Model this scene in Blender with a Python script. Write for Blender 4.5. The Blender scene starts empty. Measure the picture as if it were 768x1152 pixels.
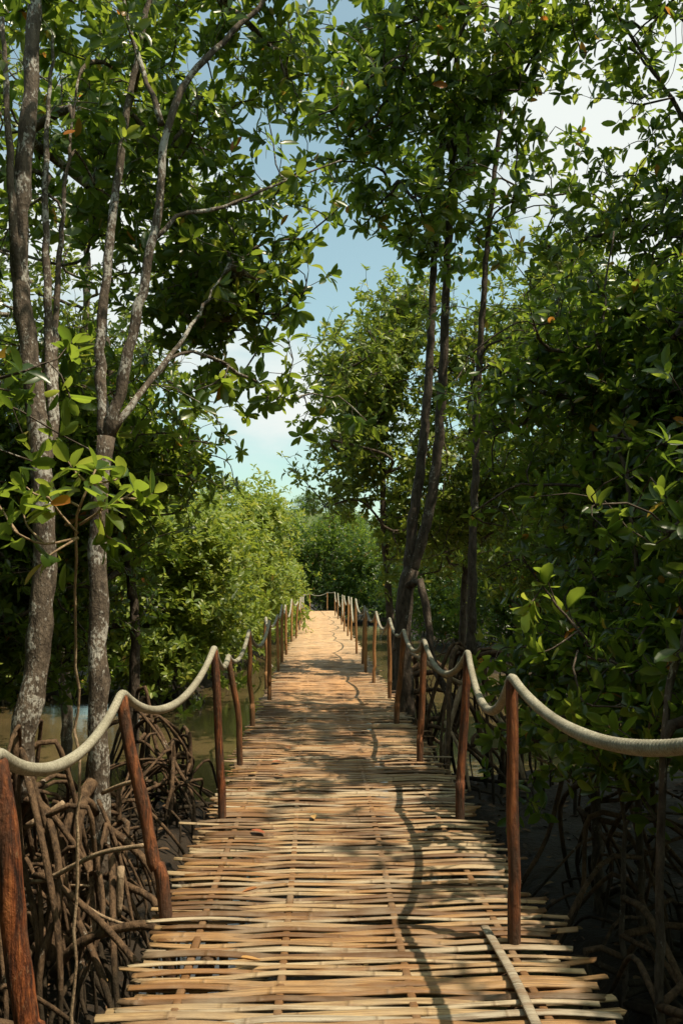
import bpy, math, random
import numpy as np
from mathutils import Vector, Matrix

random.seed(7)
RNG = np.random.default_rng(11)
sc = bpy.context.scene
COL = sc.collection
PI = math.pi

# ------------------------------------------------------------------ camera
FPX, PW, PH = 1000.0, 768.0, 1152.0
CAM = np.array([-0.16, 0.0, 1.5])
yaw = math.atan(27 / FPX)
pitch = math.atan(84 / FPX)
cam_d = bpy.data.cameras.new('camera')
cam = bpy.data.objects.new('camera', cam_d)
COL.objects.link(cam)
cam.location = CAM
cam.rotation_euler = (PI / 2 + pitch, 0, -yaw)
cam_d.sensor_fit = 'VERTICAL'
cam_d.sensor_height = 36.0
cam_d.sensor_width = 24.0
cam_d.lens = FPX / PH * 36.0
cam_d.clip_start = 0.05
cam_d.clip_end = 3000
sc.camera = cam
_R = np.array(cam.rotation_euler.to_matrix())


def ray(px, py):
    return _R @ np.array([(px - PW / 2) / FPX, -(py - PH / 2) / FPX, -1.0])


def at(px, py, Y):
    d = ray(px, py)
    return CAM + d * ((Y - CAM[1]) / d[1])


def on(px, py, z=0.0):
    d = ray(px, py)
    return CAM + d * ((z - CAM[2]) / d[2])


# ------------------------------------------------------------------ sun
SUN = np.array([0.42, -0.22, 1.0])
SUN = SUN / np.linalg.norm(SUN)
sun_el = math.asin(SUN[2])
sun_az = math.atan2(SUN[0], SUN[1])          # from +Y clockwise

# ------------------------------------------------------------------ render / world
sc.render.engine = 'CYCLES'
sc.view_settings.view_transform = 'Standard'
sc.view_settings.look = 'None'
sc.view_settings.gamma = 1.0
sc.view_settings.use_curve_mapping = False
sc.view_settings.exposure = 0.27
sc.cycles.max_bounces = 5
sc.cycles.diffuse_bounces = 2
sc.cycles.glossy_bounces = 2
sc.cycles.transmission_bounces = 3
sc.cycles.transparent_max_bounces = 4

w = bpy.data.worlds.new('World')
sc.world = w
w.use_nodes = True
nt = w.node_tree
nt.nodes.clear()


class NT:
    def __init__(s, tree):
        s.t = tree

    def n(s, typ, **kw):
        nd = s.t.nodes.new(typ)
        for k, v in kw.items():
            if k.startswith('i_'):
                key = k[2:]
                key = int(key) if key.isdigit() else key.replace('_', ' ')
                nd.inputs[key].default_value = v
            else:
                setattr(nd, k, v)
        return nd

    def l(s, a, b):
        s.t.links.new(a, b)

    def ramp(s, fac, stops, interp='LINEAR'):
        r = s.n('ShaderNodeValToRGB')
        r.color_ramp.interpolation = interp
        el = r.color_ramp.elements
        while len(el) < len(stops):
            el.new(0.5)
        for e, (p, c) in zip(el, stops):
            e.position = p
            e.color = (c[0], c[1], c[2], 1) if not isinstance(c, (int, float)) else (c, c, c, 1)
        s.l(fac, r.inputs[0])
        return r.outputs[0]

    def math(s, op, a, b=None, c=None, clamp=False):
        m = s.n('ShaderNodeMath', operation=op, use_clamp=clamp)
        for i, v in enumerate((a, b, c)):
            if v is None:
                continue
            if isinstance(v, (int, float)):
                m.inputs[i].default_value = v
            else:
                s.l(v, m.inputs[i])
        return m.outputs[0]

    def mix(s, fac, a, b, mode='MIX'):
        m = s.n('ShaderNodeMix', data_type='RGBA', blend_type=mode)
        for i, v in ((0, fac), (6, a), (7, b)):
            if isinstance(v, (int, float)):
                m.inputs[i].default_value = v
            elif isinstance(v, tuple):
                m.inputs[i].default_value = (v[0], v[1], v[2], 1)
            else:
                s.l(v, m.inputs[i])
        return m.outputs[2]


W = NT(nt)
sky = W.n('ShaderNodeTexSky', sky_type='NISHITA', sun_disc=False, sun_elevation=sun_el,
          sun_rotation=sun_az, air_density=1.0, dust_density=2.0, ozone_density=1.0)
tc = W.n('ShaderNodeTexCoord')
mp = W.n('ShaderNodeMapping', vector_type='POINT')
mp.inputs['Scale'].default_value = (1.0, 1.0, 2.2)
W.l(tc.outputs['Generated'], mp.inputs['Vector'])
nz = W.n('ShaderNodeTexNoise', i_Scale=3.2, i_Detail=7.0, i_Roughness=0.55)
W.l(mp.outputs[0], nz.inputs['Vector'])


def toward(px, py, lo, hi):
    d = ray(px, py)
    d = d / np.linalg.norm(d)
    v = W.n('ShaderNodeVectorMath', operation='DOT_PRODUCT')
    W.l(tc.outputs['Generated'], v.inputs[0])
    v.inputs[1].default_value = tuple(d)
    m = W.n('ShaderNodeMapRange', interpolation_type='SMOOTHSTEP')
    W.l(v.outputs['Value'], m.inputs[0])
    m.inputs[1].default_value = lo
    m.inputs[2].default_value = hi
    return m.outputs[0]


bank = W.math('MULTIPLY', toward(720, 60, 0.955, 0.995), 0.32)
bank2 = W.math('MULTIPLY', toward(90, 290, 0.978, 0.998), 0.22)
bank3 = W.math('MULTIPLY', toward(290, 470, 0.992, 0.999), 0.13)
dens = W.math('ADD', W.math('ADD', nz.outputs['Fac'], bank), W.math('ADD', bank2, bank3))
cl = W.ramp(dens, [(0.50, 0.0), (0.80, 1.0)], 'EASE')
skyc = W.mix(W.math('MAXIMUM', cl, .10), W.mix(1.0, sky.outputs[0], (1.75, 1.95, 1.45), 'MULTIPLY'), (7.4, 7.8, 7.5))
bg = W.n('ShaderNodeBackground', i_Strength=0.10)
W.l(skyc, bg.inputs[0])
wo = W.n('ShaderNodeOutputWorld')
W.l(bg.outputs[0], wo.inputs[0])

sl = bpy.data.lights.new('sun', 'SUN')
sl.energy = 5.0
sl.angle = math.radians(0.5)
sl.color = (1.0, 0.87, 0.66)
so = bpy.data.objects.new('sun', sl)
COL.objects.link(so)
so.rotation_euler = Vector(SUN).to_track_quat('Z', 'Y').to_euler()
so.location = (6, 4, 15)


# ------------------------------------------------------------------ mesh helpers
def tag(o, label=None, cat=None, group=None, kind=None):
    if label:
        o['label'] = label
    if cat:
        o['category'] = cat
    if group:
        o['group'] = group
    if kind:
        o['kind'] = kind
    return o


def empty(name, loc):
    o = bpy.data.objects.new(name, None)
    o.empty_display_size = 0.2
    COL.objects.link(o)
    o.location = tuple(loc)
    return o


class MB:
    """collects numpy vertices and faces; build() links them as ONE object"""

    def __init__(s):
        s.v, s.f, s.nv, s.rnd, s.ln = [], [], 0, [], []

    def add(s, v, faces, rnd=0.5, ln=None):
        v = np.asarray(v, float)
        for f in faces:                       # each an int array (n, k)
            if len(f):
                s.f.append(np.asarray(f, np.int64) + s.nv)
        s.v.append(v)
        s.rnd.append(np.full(len(v), rnd) if np.isscalar(rnd) else np.asarray(rnd))
        s.ln.append(np.zeros(len(v)) if ln is None else np.asarray(ln))
        s.nv += len(v)

    def tube(s, pts, rad, k=8, rnd=0.5, cap=True, squash=None):
        P = np.asarray(pts, float)
        n = len(P)
        R = np.full(n, rad) if np.isscalar(rad) else np.asarray(rad, float)
        T = np.gradient(P, axis=0)
        T /= np.linalg.norm(T, axis=1)[:, None] + 1e-9
        m = np.abs(P[-1] - P[0])
        ref = np.zeros(3)
        ref[int(np.argmin(m))] = 1
        U = np.cross(T, ref)
        U /= np.linalg.norm(U, axis=1)[:, None] + 1e-9
        V = np.cross(T, U)
        a = np.arange(k) * 2 * PI / k
        rr = R[:, None] * np.ones(k)[None]
        if squash is not None:
            rr = rr * squash
        ring = P[:, None] + rr[..., None] * (np.cos(a)[None, :, None] * U[:, None] + np.sin(a)[None, :, None] * V[:, None])
        vs = ring.reshape(-1, 3)
        i = (np.arange(n - 1)[:, None] * k + np.arange(k)[None]).ravel()
        j = (np.arange(n - 1)[:, None] * k + (np.arange(k)[None] + 1) % k).ravel()
        q = np.stack([i, j, j + k, i + k], 1)
        L = np.concatenate([[0], np.cumsum(np.linalg.norm(np.diff(P, axis=0), axis=1))])
        ln = np.repeat(L, k)
        fs = [q]
        if cap:
            fs.append(np.arange(k)[None, ::-1])
            fs.append(np.arange((n - 1) * k, n * k)[None])
        s.add(vs, fs, rnd, ln)

    def build(s, name, mat, parent=None, smooth=True):
        v = np.concatenate(s.v)
        if parent is not None:
            v = v - np.array(parent.location)
        me = bpy.data.meshes.new(name)
        loops = np.concatenate([f.ravel() for f in s.f])
        tot = np.concatenate([np.full(len(f), f.shape[1]) for f in s.f])
        st = np.concatenate([[0], np.cumsum(tot)[:-1]])
        me.vertices.add(len(v))
        me.vertices.foreach_set('co', v.astype(np.float32).ravel())
        me.loops.add(len(loops))
        me.loops.foreach_set('vertex_index', loops.astype(np.int32))
        me.polygons.add(len(tot))
        me.polygons.foreach_set('loop_start', st.astype(np.int32))
        me.polygons.foreach_set('loop_total', tot.astype(np.int32))
        me.polygons.foreach_set('use_smooth', np.full(len(tot), smooth))
        for nm, arr in (('rnd', s.rnd), ('ln', s.ln)):
            a = me.attributes.new(nm, 'FLOAT', 'POINT')
            a.data.foreach_set('value', np.concatenate(arr).astype(np.float32))
        me.update(calc_edges=True)
        me.materials.append(mat)
        o = bpy.data.objects.new(name, me)
        COL.objects.link(o)
        if parent is not None:
            o.parent = parent
        return o


def curve(pts, step=0.12):
    """Catmull-Rom through the points"""
    P = np.asarray(pts, float)
    if len(P) == 2:
        n = max(2, int(np.linalg.norm(P[1] - P[0]) / step))
        return P[0] + (P[1] - P[0]) * np.linspace(0, 1, n + 1)[:, None]
    E = np.vstack([2 * P[0] - P[1], P, 2 * P[-1] - P[-2]])
    out = []
    for i in range(len(P) - 1):
        p0, p1, p2, p3 = E[i:i + 4]
        n = max(2, int(np.linalg.norm(p2 - p1) / step))
        t = np.linspace(0, 1, n, endpoint=False)[:, None]
        out.append(0.5 * (2 * p1 + (p2 - p0) * t + (2 * p0 - 5 * p1 + 4 * p2 - p3) * t ** 2 + (3 * p1 - p0 - 3 * p2 + p3) * t ** 3))
    out.append(P[-1:])
    return np.concatenate(out)


def taper(n, r0, r1, p=1.0):
    return r0 + (r1 - r0) * np.linspace(0, 1, n) ** p


# ------------------------------------------------------------------ materials
def newmat(name):
    m = bpy.data.materials.new(name)
    m.use_nodes = True
    m.node_tree.nodes.clear()
    return m, NT(m.node_tree)


def finish(N, shader, disp=None):
    o = N.n('ShaderNodeOutputMaterial')
    N.l(shader, o.inputs[0])


def principled(N, col, rough=0.6, spec=0.5, bump=None, bstr=0.5, bdist=0.01):
    p = N.n('ShaderNodeBsdfPrincipled')
    if isinstance(col, tuple):
        p.inputs['Base Color'].default_value = (*col, 1)
    else:
        N.l(col, p.inputs['Base Color'])
    if isinstance(rough, (int, float)):
        p.inputs['Roughness'].default_value = rough
    else:
        N.l(rough, p.inputs['Roughness'])
    p.inputs['Specular IOR Level'].default_value = spec
    if bump is not None:
        b = N.n('ShaderNodeBump', i_Strength=bstr, i_Distance=bdist)
        N.l(bump, b.inputs['Height'])
        N.l(b.outputs[0], p.inputs['Normal'])
    return p


def attr(N, name):
    return N.n('ShaderNodeAttribute', attribute_name=name).outputs['Fac']


def noise(N, scale, detail=4, rough=0.55, vec=None, stretch=None):
    t = N.n('ShaderNodeTexNoise', i_Scale=scale, i_Detail=detail, i_Roughness=rough)
    if vec is None:
        vec = N.n('ShaderNodeTexCoord').outputs['Object']
    if stretch:
        m = N.n('ShaderNodeMapping')
        m.inputs['Scale'].default_value = stretch
        N.l(vec, m.inputs['Vector'])
        vec = m.outputs[0]
    N.l(vec, t.inputs['Vector'])
    return t.outputs['Fac']


def leaf_mat(name, stops, trans, tfac=0.47, rough=0.30):
    m, N = newmat(name)
    c = N.ramp(attr(N, 'rnd'), stops)
    p = principled(N, c, rough, 0.5)
    t = N.n('ShaderNodeBsdfTranslucent')
    tcol = N.ramp(attr(N, 'rnd'), trans)
    N.l(tcol, t.inputs[0])
    mx = N.n('ShaderNodeMixShader', i_0=tfac)
    N.l(p.outputs[0], mx.inputs[1])
    N.l(t.outputs[0], mx.inputs[2])
    finish(N, mx.outputs[0])
    return m


M = {}
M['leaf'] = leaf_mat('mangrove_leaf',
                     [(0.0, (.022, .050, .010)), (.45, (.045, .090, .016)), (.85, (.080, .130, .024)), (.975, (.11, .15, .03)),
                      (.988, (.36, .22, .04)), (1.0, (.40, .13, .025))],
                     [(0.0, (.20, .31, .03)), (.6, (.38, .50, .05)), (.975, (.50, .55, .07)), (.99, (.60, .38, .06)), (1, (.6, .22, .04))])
M['leaf_lit_tint'] = leaf_mat('mangrove_leaf_lit_tint',  # paler copy of the mangrove leaf, sunlight painted into its colour
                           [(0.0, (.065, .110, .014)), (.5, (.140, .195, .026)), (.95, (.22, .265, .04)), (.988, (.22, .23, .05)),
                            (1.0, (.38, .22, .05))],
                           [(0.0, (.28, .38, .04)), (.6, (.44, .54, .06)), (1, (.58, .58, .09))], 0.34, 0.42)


def bark_mat(name, c0, c1, lichen, lth=0.6):
    m, N = newmat(name)
    ob = N.n('ShaderNodeTexCoord').outputs['Object']
    n1 = noise(N, 26, 6, .65, ob, (1, 1, .35))
    n2 = noise(N, 5, 5, .6, ob)
    n3 = noise(N, 60, 3, .6, ob, (1, 1, .6))
    c = N.ramp(n1, [(.32, c0), (.68, c1)])
    if lichen:
        msk = N.ramp(N.math('ADD', N.math('MULTIPLY', n2, .6), N.math('MULTIPLY', n3, .45)), [(lth - .03, 0.), (lth + .03, 1.)])
        c = N.mix(msk, c, lichen)
    h = N.math('ADD', n1, N.math('MULTIPLY', n3, .5))
    p = principled(N, c, .85, .25, h, .9, .02)
    finish(N, p.outputs[0])
    return m


M['bark'] = bark_mat('grey_bark', (.060, .045, .033), (.22, .175, .135), (.42, .40, .35), .60)
M['bark_lichen'] = bark_mat('lichen_bark', (.040, .030, .022), (.16, .122, .090), (.38, .36, .32), .572)
M['bark_dark'] = bark_mat('dark_bark', (.030, .022, .016), (.13, .10, .075), (.30, .28, .24), .64)
M['root'] = bark_mat('root_bark', (.028, .017, .010), (.165, .100, .056), (.30, .26, .21), .67)
_N = NT(M['root'].node_tree)
_p = [n_ for n_ in M['root'].node_tree.nodes if n_.type == 'BSDF_PRINCIPLED'][0]
_src = _p.inputs['Base Color'].links[0].from_socket
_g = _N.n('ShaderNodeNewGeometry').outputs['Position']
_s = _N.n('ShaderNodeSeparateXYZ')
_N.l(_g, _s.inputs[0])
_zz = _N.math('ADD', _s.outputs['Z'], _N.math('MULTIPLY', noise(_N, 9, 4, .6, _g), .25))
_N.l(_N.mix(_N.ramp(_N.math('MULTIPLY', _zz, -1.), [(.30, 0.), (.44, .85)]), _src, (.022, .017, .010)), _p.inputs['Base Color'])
M['stick'] = bark_mat('dry_stick', (.20, .13, .08), (.42, .31, .20), None)

# reddish debarked posts
m, N = newmat('post_wood')
ob = N.n('ShaderNodeTexCoord').outputs['Object']
n1 = noise(N, 42, 6, .7, ob, (1, 1, .10))
n2 = noise(N, 7, 5, .65, ob, (1, 1, .5))
n3 = noise(N, 90, 4, .7, ob, (1, 1, .35))
rv = N.n('ShaderNodeObjectInfo').outputs['Random']
c = N.ramp(n1, [(.38, (.022, .008, .005)), (.47, (.110, .030, .010)), (.56, (.25, .072, .021)), (.68, (.42, .150, .048))])
c = N.mix(N.ramp(n2, [(.46, 0.), (.62, .8)]), c, (.055, .030, .020))
c = N.mix(N.ramp(n3, [(.58, 0.), (.70, .6)]), c, (.30, .17, .09))
c = N.mix(N.math('MULTIPLY', rv, .22), c, (.16, .10, .06))
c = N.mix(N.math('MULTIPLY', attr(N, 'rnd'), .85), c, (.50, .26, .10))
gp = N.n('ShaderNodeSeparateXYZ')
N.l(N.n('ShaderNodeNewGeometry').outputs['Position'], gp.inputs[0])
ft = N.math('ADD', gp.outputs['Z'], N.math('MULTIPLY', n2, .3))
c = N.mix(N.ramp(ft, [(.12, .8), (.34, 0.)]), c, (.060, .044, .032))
h = N.math('ADD', n1, N.math('MULTIPLY', n3, .5))
finish(N, principled(N, c, .75, .3, h, 1.0, .018).outputs[0])
M['post'] = m

# rope
m, N = newmat('rope_fibre')
ln = attr(N, 'ln')
cx = N.n('ShaderNodeCombineXYZ')
N.l(ln, cx.inputs[0])
wv = N.math('SINE', N.math('MULTIPLY', ln, 2 * PI / 0.006))
nn = noise(N, 120, 3, .6)
big = noise(N, 6, 4, .6)
c = N.ramp(N.math('ADD', N.math('MULTIPLY', wv, .10), nn), [(.3, (.24, .22, .165)), (.6, (.46, .43, .34)), (.8, (.58, .55, .45))])
c = N.mix(N.ramp(big, [(.42, 0.), (.64, .6)]), c, (.22, .20, .145))
h = N.math('ADD', wv, N.math('MULTIPLY', nn, .8))
finish(N, principled(N, c, .9, .15, h, .55, .004).outputs[0])
M['rope'] = m

# bamboo
m, N = newmat('split_bamboo')
geo = N.n('ShaderNodeNewGeometry').outputs['Position']
rn = attr(N, 'rnd')
ln = attr(N, 'ln')
c = N.ramp(rn, [(0, (.085, .046, .020)), (.2, (.17, .080, .029)), (.42, (.30, .150, .054)), (.55, (.38, .215, .088)), (.75, (.43, .295, .15)), (.9, (.50, .39, .245)), (1, (.38, .33, .25))])
fib = noise(N, 30, 5, .65, geo, (.10, 5.0, 1.0))
blot = noise(N, 7, 5, .65, geo, (.5, 1.6, 1))
c = N.mix(N.ramp(fib, [(.34, .8), (.56, 0.)]), c, (.10, .050, .020))
c = N.mix(N.ramp(blot, [(.48, 0.), (.68, .8)]), c, (.17, .085, .036))
grey = noise(N, 3.0, 4, .6, geo)
c = N.mix(N.ramp(grey, [(.46, 0.), (.66, .5)]), c, (.29, .235, .165))
# sandy dirt walked into the middle of the deck, more further along
sep = N.n('ShaderNodeSeparateXYZ')
N.l(geo, sep.inputs[0])
dn = noise(N, 2.2, 6, .65, geo, (1.3, .45, 1))
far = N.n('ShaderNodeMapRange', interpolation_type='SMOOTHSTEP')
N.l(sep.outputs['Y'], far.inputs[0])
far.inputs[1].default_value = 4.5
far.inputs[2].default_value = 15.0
edge = N.n('ShaderNodeMapRange', interpolation_type='SMOOTHSTEP')
N.l(N.math('ABSOLUTE', sep.outputs['X']), edge.inputs[0])
edge.inputs[1].default_value = .95
edge.inputs[2].default_value = .35
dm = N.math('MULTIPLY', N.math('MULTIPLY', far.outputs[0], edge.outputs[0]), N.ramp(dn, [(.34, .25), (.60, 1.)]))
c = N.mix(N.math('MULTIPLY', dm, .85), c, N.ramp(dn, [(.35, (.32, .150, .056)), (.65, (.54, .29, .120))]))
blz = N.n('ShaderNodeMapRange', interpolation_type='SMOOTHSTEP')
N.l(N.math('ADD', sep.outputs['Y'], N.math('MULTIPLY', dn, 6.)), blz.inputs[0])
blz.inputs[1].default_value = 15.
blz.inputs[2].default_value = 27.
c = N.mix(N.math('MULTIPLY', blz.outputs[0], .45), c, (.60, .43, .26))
# dark rings at the bamboo nodes
ring = N.math('ABSOLUTE', N.math('SUBTRACT', N.math('FRACT', N.math('ADD', N.math('MULTIPLY', ln, 2.2), N.math('MULTIPLY', rn, 17.3))), .5))
c = N.mix(N.ramp(ring, [(.0, .55), (.007, .45), (.016, 0.)]), c, (.13, .08, .04))
rb = N.ramp(ring, [(.0, 1.), (.015, .6), (.03, 0.)])
h = N.math('ADD', fib, N.math('MULTIPLY', rb, .8))
finish(N, principled(N, c, .55, .4, h, .7, .006).outputs[0])
M['bamboo'] = m

# mud, water, hill
m, N = newmat('mud')
geo = N.n('ShaderNodeNewGeometry').outputs['Position']
n1 = noise(N, 3, 7, .65, geo)
n2 = noise(N, 22, 5, .6, geo)
c = N.ramp(n1, [(.3, (.012, .009, .006)), (.7, (.040, .028, .018))])
c = N.mix(N.ramp(n2, [(.55, 0.), (.7, .5)]), c, (.07, .042, .022))
finish(N, principled(N, c, N.ramp(n1, [(.3, .55), (.7, .95)]), .25, N.math('ADD', n1, N.math('MULTIPLY', n2, .3)), .8, .08).outputs[0])
M['mud'] = m

m, N = newmat('murky_water')
geo = N.n('ShaderNodeNewGeometry').outputs['Position']
n1 = noise(N, 5, 3, .5, geo, (1, 1.6, 1))
n2 = noise(N, .8, 3, .5, geo)
c = N.ramp(n2, [(.3, (.080, .060, .028)), (.7, (.125, .088, .042))])
finish(N, principled(N, c, .10, .5, n1, .12, .03).outputs[0])
M['water'] = m

m, N = newmat('hill_scrub')
geo = N.n('ShaderNodeNewGeometry').outputs['Position']
n1 = noise(N, .12, 7, .7, geo)
c = N.ramp(n1, [(.40, (.05, .08, .03)), (.60, (.10, .12, .05)), (.72, (.26, .18, .11))])
finish(N, principled(N, c, .95, .1, n1, 1., 1.).outputs[0])
M['hill'] = m

m, N = newmat('dry_leaf')
rn = attr(N, 'rnd')
c = N.ramp(rn, [(0, (.28, .075, .03)), (.4, (.33, .14, .05)), (.7, (.46, .30, .10)), (1, (.34, .23, .13))])
finish(N, principled(N, c, .6, .4).outputs[0])
M['dry'] = m

# ------------------------------------------------------------------ ground and water
_ph = RNG.uniform(0, 6.28, (6, 3))


def wob(x, y, s=1.0):
    r = 0
    for k in range(6):
        f = s * (0.35 + 0.42 * k)
        r = r + np.sin(x * f * math.cos(_ph[k, 0]) + y * f * math.sin(_ph[k, 0]) + _ph[k, 1]) / (1 + k * .6)
    return r / 2.2


def ss(a, b, t):
    t = np.clip((t - a) / (b - a), 0, 1)
    return t * t * (3 - 2 * t)


def ground_z(x, y):
    x = np.asarray(x, float)
    y = np.asarray(y, float)
    n = wob(x, y)
    left = ss(-.75, -1.5, x + .22 * n) * ss(11.2, 9.6, y + .5 * n)
    left2 = ss(-1.5, -3.2, x + .3 * n) * ss(18.5, 20.5, y + .8 * n)
    right = ss(.75, 1.6, x + .25 * n) * ss(13.0, 11.0, y + .6 * n)
    right2 = ss(3.2, 5.2, x + .3 * n - .05 * np.clip(30 - y, 0, 30)) * ss(22, 27, y + n)
    end = ss(55, 60, y + n)
    side = ss(12, 17, np.abs(x) + n)
    land = np.maximum.reduce([left, left2, right, right2, end, side])
    far = ss(60, 160, np.abs(x) + np.clip(y - 60, 0, None)) * .5
    return -1.65 + land * (.82 + .10 * wob(x, y, 3.1)) + far + .03 * wob(x, y, 6)


WATER_Z = -1.0
xs = np.unique(np.concatenate([np.linspace(-900, -30, 15), np.linspace(-30, -7, 30), np.linspace(-7, 7, 113), np.linspace(7, 30, 30), np.linspace(30, 900, 15)]))
ys = np.unique(np.concatenate([np.linspace(-300, -8, 10), np.linspace(-8, 24, 215), np.linspace(24, 80, 90), np.linspace(80, 1500, 20)]))
gx, gy = np.meshgrid(xs, ys)
gz = ground_z(gx, gy)
b = MB()
nx, ny = len(xs), len(ys)
i = (np.arange(ny - 1)[:, None] * nx + np.arange(nx - 1)[None]).ravel()
b.add(np.stack([gx.ravel(), gy.ravel(), gz.ravel()], 1), [np.stack([i, i + 1, i + nx + 1, i + nx], 1)])
tag(b.build('ground', M['mud']), kind='structure')
b = MB()
b.add([(-80, -40, WATER_Z), (80, -40, WATER_Z), (80, 140, WATER_Z), (-80, 140, WATER_Z)], [np.array([[0, 1, 2, 3]])])
tag(b.build('water', M['water']), kind='structure')

hx, hy = np.meshgrid(np.linspace(-260, 260, 90), np.linspace(190, 420, 40))
hc = at(352, 600, 280)
hz = -3 + 27.0 * np.exp(-((hx - hc[0] + 2) / 38) ** 2 - ((hy - 290) / 55) ** 2) + 14 * np.exp(-((hx + 120) / 80) ** 2 - ((hy - 320) / 60) ** 2) + 16 * np.exp(-((hx - 130) / 80) ** 2 - ((hy - 320) / 60) ** 2) + .9 * wob(hx, hy, .25)
b = MB()
i = (np.arange(39)[:, None] * 90 + np.arange(89)[None]).ravel()
b.add(np.stack([hx.ravel(), hy.ravel(), hz.ravel()], 1), [np.stack([i, i + 1, i + 91, i + 90], 1)])
tag(b.build('hill', M['hill']), kind='structure')


# ------------------------------------------------------------------ foliage
def deck_keep(p, rng):
    """False where a leaf would shade the sunny stretches of the walkway: the canopy is open there"""
    q = p[:, :2] - SUN[:2] * (p[:, 2] / SUN[2])[:, None]
    x, y = q[:, 0], q[:, 1]
    prob = np.ones(len(p))
    dap = wob(x * 1.6 + 9, y * 1.1, 2.6)
    band = ss(7.6, 8.8, y) * ss(20, 17.5, y)
    near = np.where(dap > np.where(y < 4.6, .12, .38), .9, .03)
    pr = np.where(band > .5, np.where(dap > .28, .9, .06), near)
    inside = (np.abs(x + .1) < .92) & (y > 1.0) & (y < 56)
    prob = np.where(inside, pr, 1.0)
    # the left bank of roots and trunks is dappled too
    lb = (x < -1.0) & (x > -3.4) & (y > 2.0) & (y < 8.5)
    prob = np.where(lb, np.where(wob(x * 2, y * 2 + 4, 2.2) > .5, .15, .9), prob)
    keep = rng.random(len(p)) < prob
    clear = (np.abs(p[:, 0]) < .95) & (p[:, 2] < 2.7) & (p[:, 2] > -.3) & (p[:, 1] < 57)
    return keep & ~clear


_rows = [(.12, .24), (.34, .44), (.62, .50), (.86, .32)]
LT8 = np.array([[0, 0, 0.]] + [[u, sgn * h_, (.06 if sgn else -.04) * min(1, h_ * 2.2)] for u, h_ in _rows for sgn in (-1, 0, 1)] + [[1, 0, 0.]])
LF3 = np.array([[0, 2, 1], [0, 3, 2], [13, 10, 11], [13, 11, 12]])
LF4 = np.array([[1 + 3 * q + e, 2 + 3 * q + e, 5 + 3 * q + e, 4 + 3 * q + e] for q in range(3) for e in (0, 1)])
LT4 = np.array([[0, 0, 0], [.30, -.44, .05], [.30, .44, .05], [.72, -.42, .05], [.72, .42, .05], [1, 0, 0.], [.5, 0, -.03]])
LFF = np.array([[0, 6, 1], [0, 2, 6], [1, 6, 3], [2, 4, 6], [3, 6, 5], [4, 5, 6]])


def leaves(mb, base, d, n, size, rng, wide=.48, lod=0, rnd=None):
    k = len(base)
    d = d / (np.linalg.norm(d, axis=1)[:, None] + 1e-9)
    s = np.cross(d, n)
    s /= np.linalg.norm(s, axis=1)[:, None] + 1e-9
    n = np.cross(s, d)
    T = LT8 if lod == 0 else LT4
    bend = rng.uniform(-.12, .48, k)
    u = T[:, 0][None, :, None] * size[:, None, None]
    v = T[:, 1][None, :, None] * (size * wide)[:, None, None]
    wz = (T[:, 2][None] * rng.uniform(.3, 1.6, k)[:, None] - bend[:, None] * T[:, 0][None] ** 2)[..., None] * size[:, None, None]
    P = base[:, None] + d[:, None] * u + s[:, None] * v + n[:, None] * wz
    m = len(T)
    off = (np.arange(k) * m)[:, None, None]
    if lod == 0:
        fs = [(LF3[None] + off).reshape(-1, 3), (LF4[None] + off).reshape(-1, 4)]
    else:
        fs = [(LFF[None] + off).reshape(-1, 3)]
    if rnd is None:
        rnd = rng.random(k)
    mb.add(P.reshape(-1, 3), fs, np.repeat(rnd, m))


def rosettes(mb, tips, axes, rng, size=.10, per=7, lod=0, cull=True, wide=.43, bias=0., sun_free=False):
    """leaf whorls at the twig ends"""
    k = len(tips)
    cnt = rng.integers(max(3, per - 2), per + 3, k)
    idx = np.repeat(np.arange(k), cnt)
    j = np.concatenate([np.arange(c) for c in cnt]) if k else np.zeros(0)
    ax = axes / (np.linalg.norm(axes, axis=1)[:, None] + 1e-9)
    ref = np.where(np.abs(ax[:, 2:3]) > .9, np.array([[1., 0, 0]]), np.array([[0, 0, 1.]]))
    u = np.cross(ax, ref)
    u /= np.linalg.norm(u, axis=1)[:, None] + 1e-9
    v = np.cross(ax, u)
    ph = rng.uniform(0, 6.28, k)[idx] + j * 2.4 + rng.normal(0, .25, len(idx))
    el = np.radians(rng.uniform(22, 88, len(idx)))
    radial = np.cos(ph)[:, None] * u[idx] + np.sin(ph)[:, None] * v[idx]
    d = np.cos(el)[:, None] * ax[idx] + np.sin(el)[:, None] * radial
    d[:, 2] -= .12
    n = np.sin(el)[:, None] * ax[idx] - np.cos(el)[:, None] * radial + rng.normal(0, .22, (len(idx), 3))
    base = tips[idx] - ax[idx] * (rng.uniform(0, .9, len(idx)) * size * 0.9)[:, None] + d * .012
    sz = size * rng.uniform(.62, 1.22, len(idx))
    tone = rng.normal(0, .16, k)[idx]
    rnd = np.clip(rng.beta(2, 2.2, len(idx)) * .9 + tone + bias, 0, .97)
    rnd = np.where(rng.random(len(idx)) < .014, rng.uniform(.978, 1, len(idx)), rnd)
    if cull:
        kp = deck_keep(base, rng)
        base, d, n, sz, rnd = base[kp], d[kp], n[kp], sz[kp], rnd[kp]
    leaves(mb, base, d, n, sz, rng, wide, lod, rnd)


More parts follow.
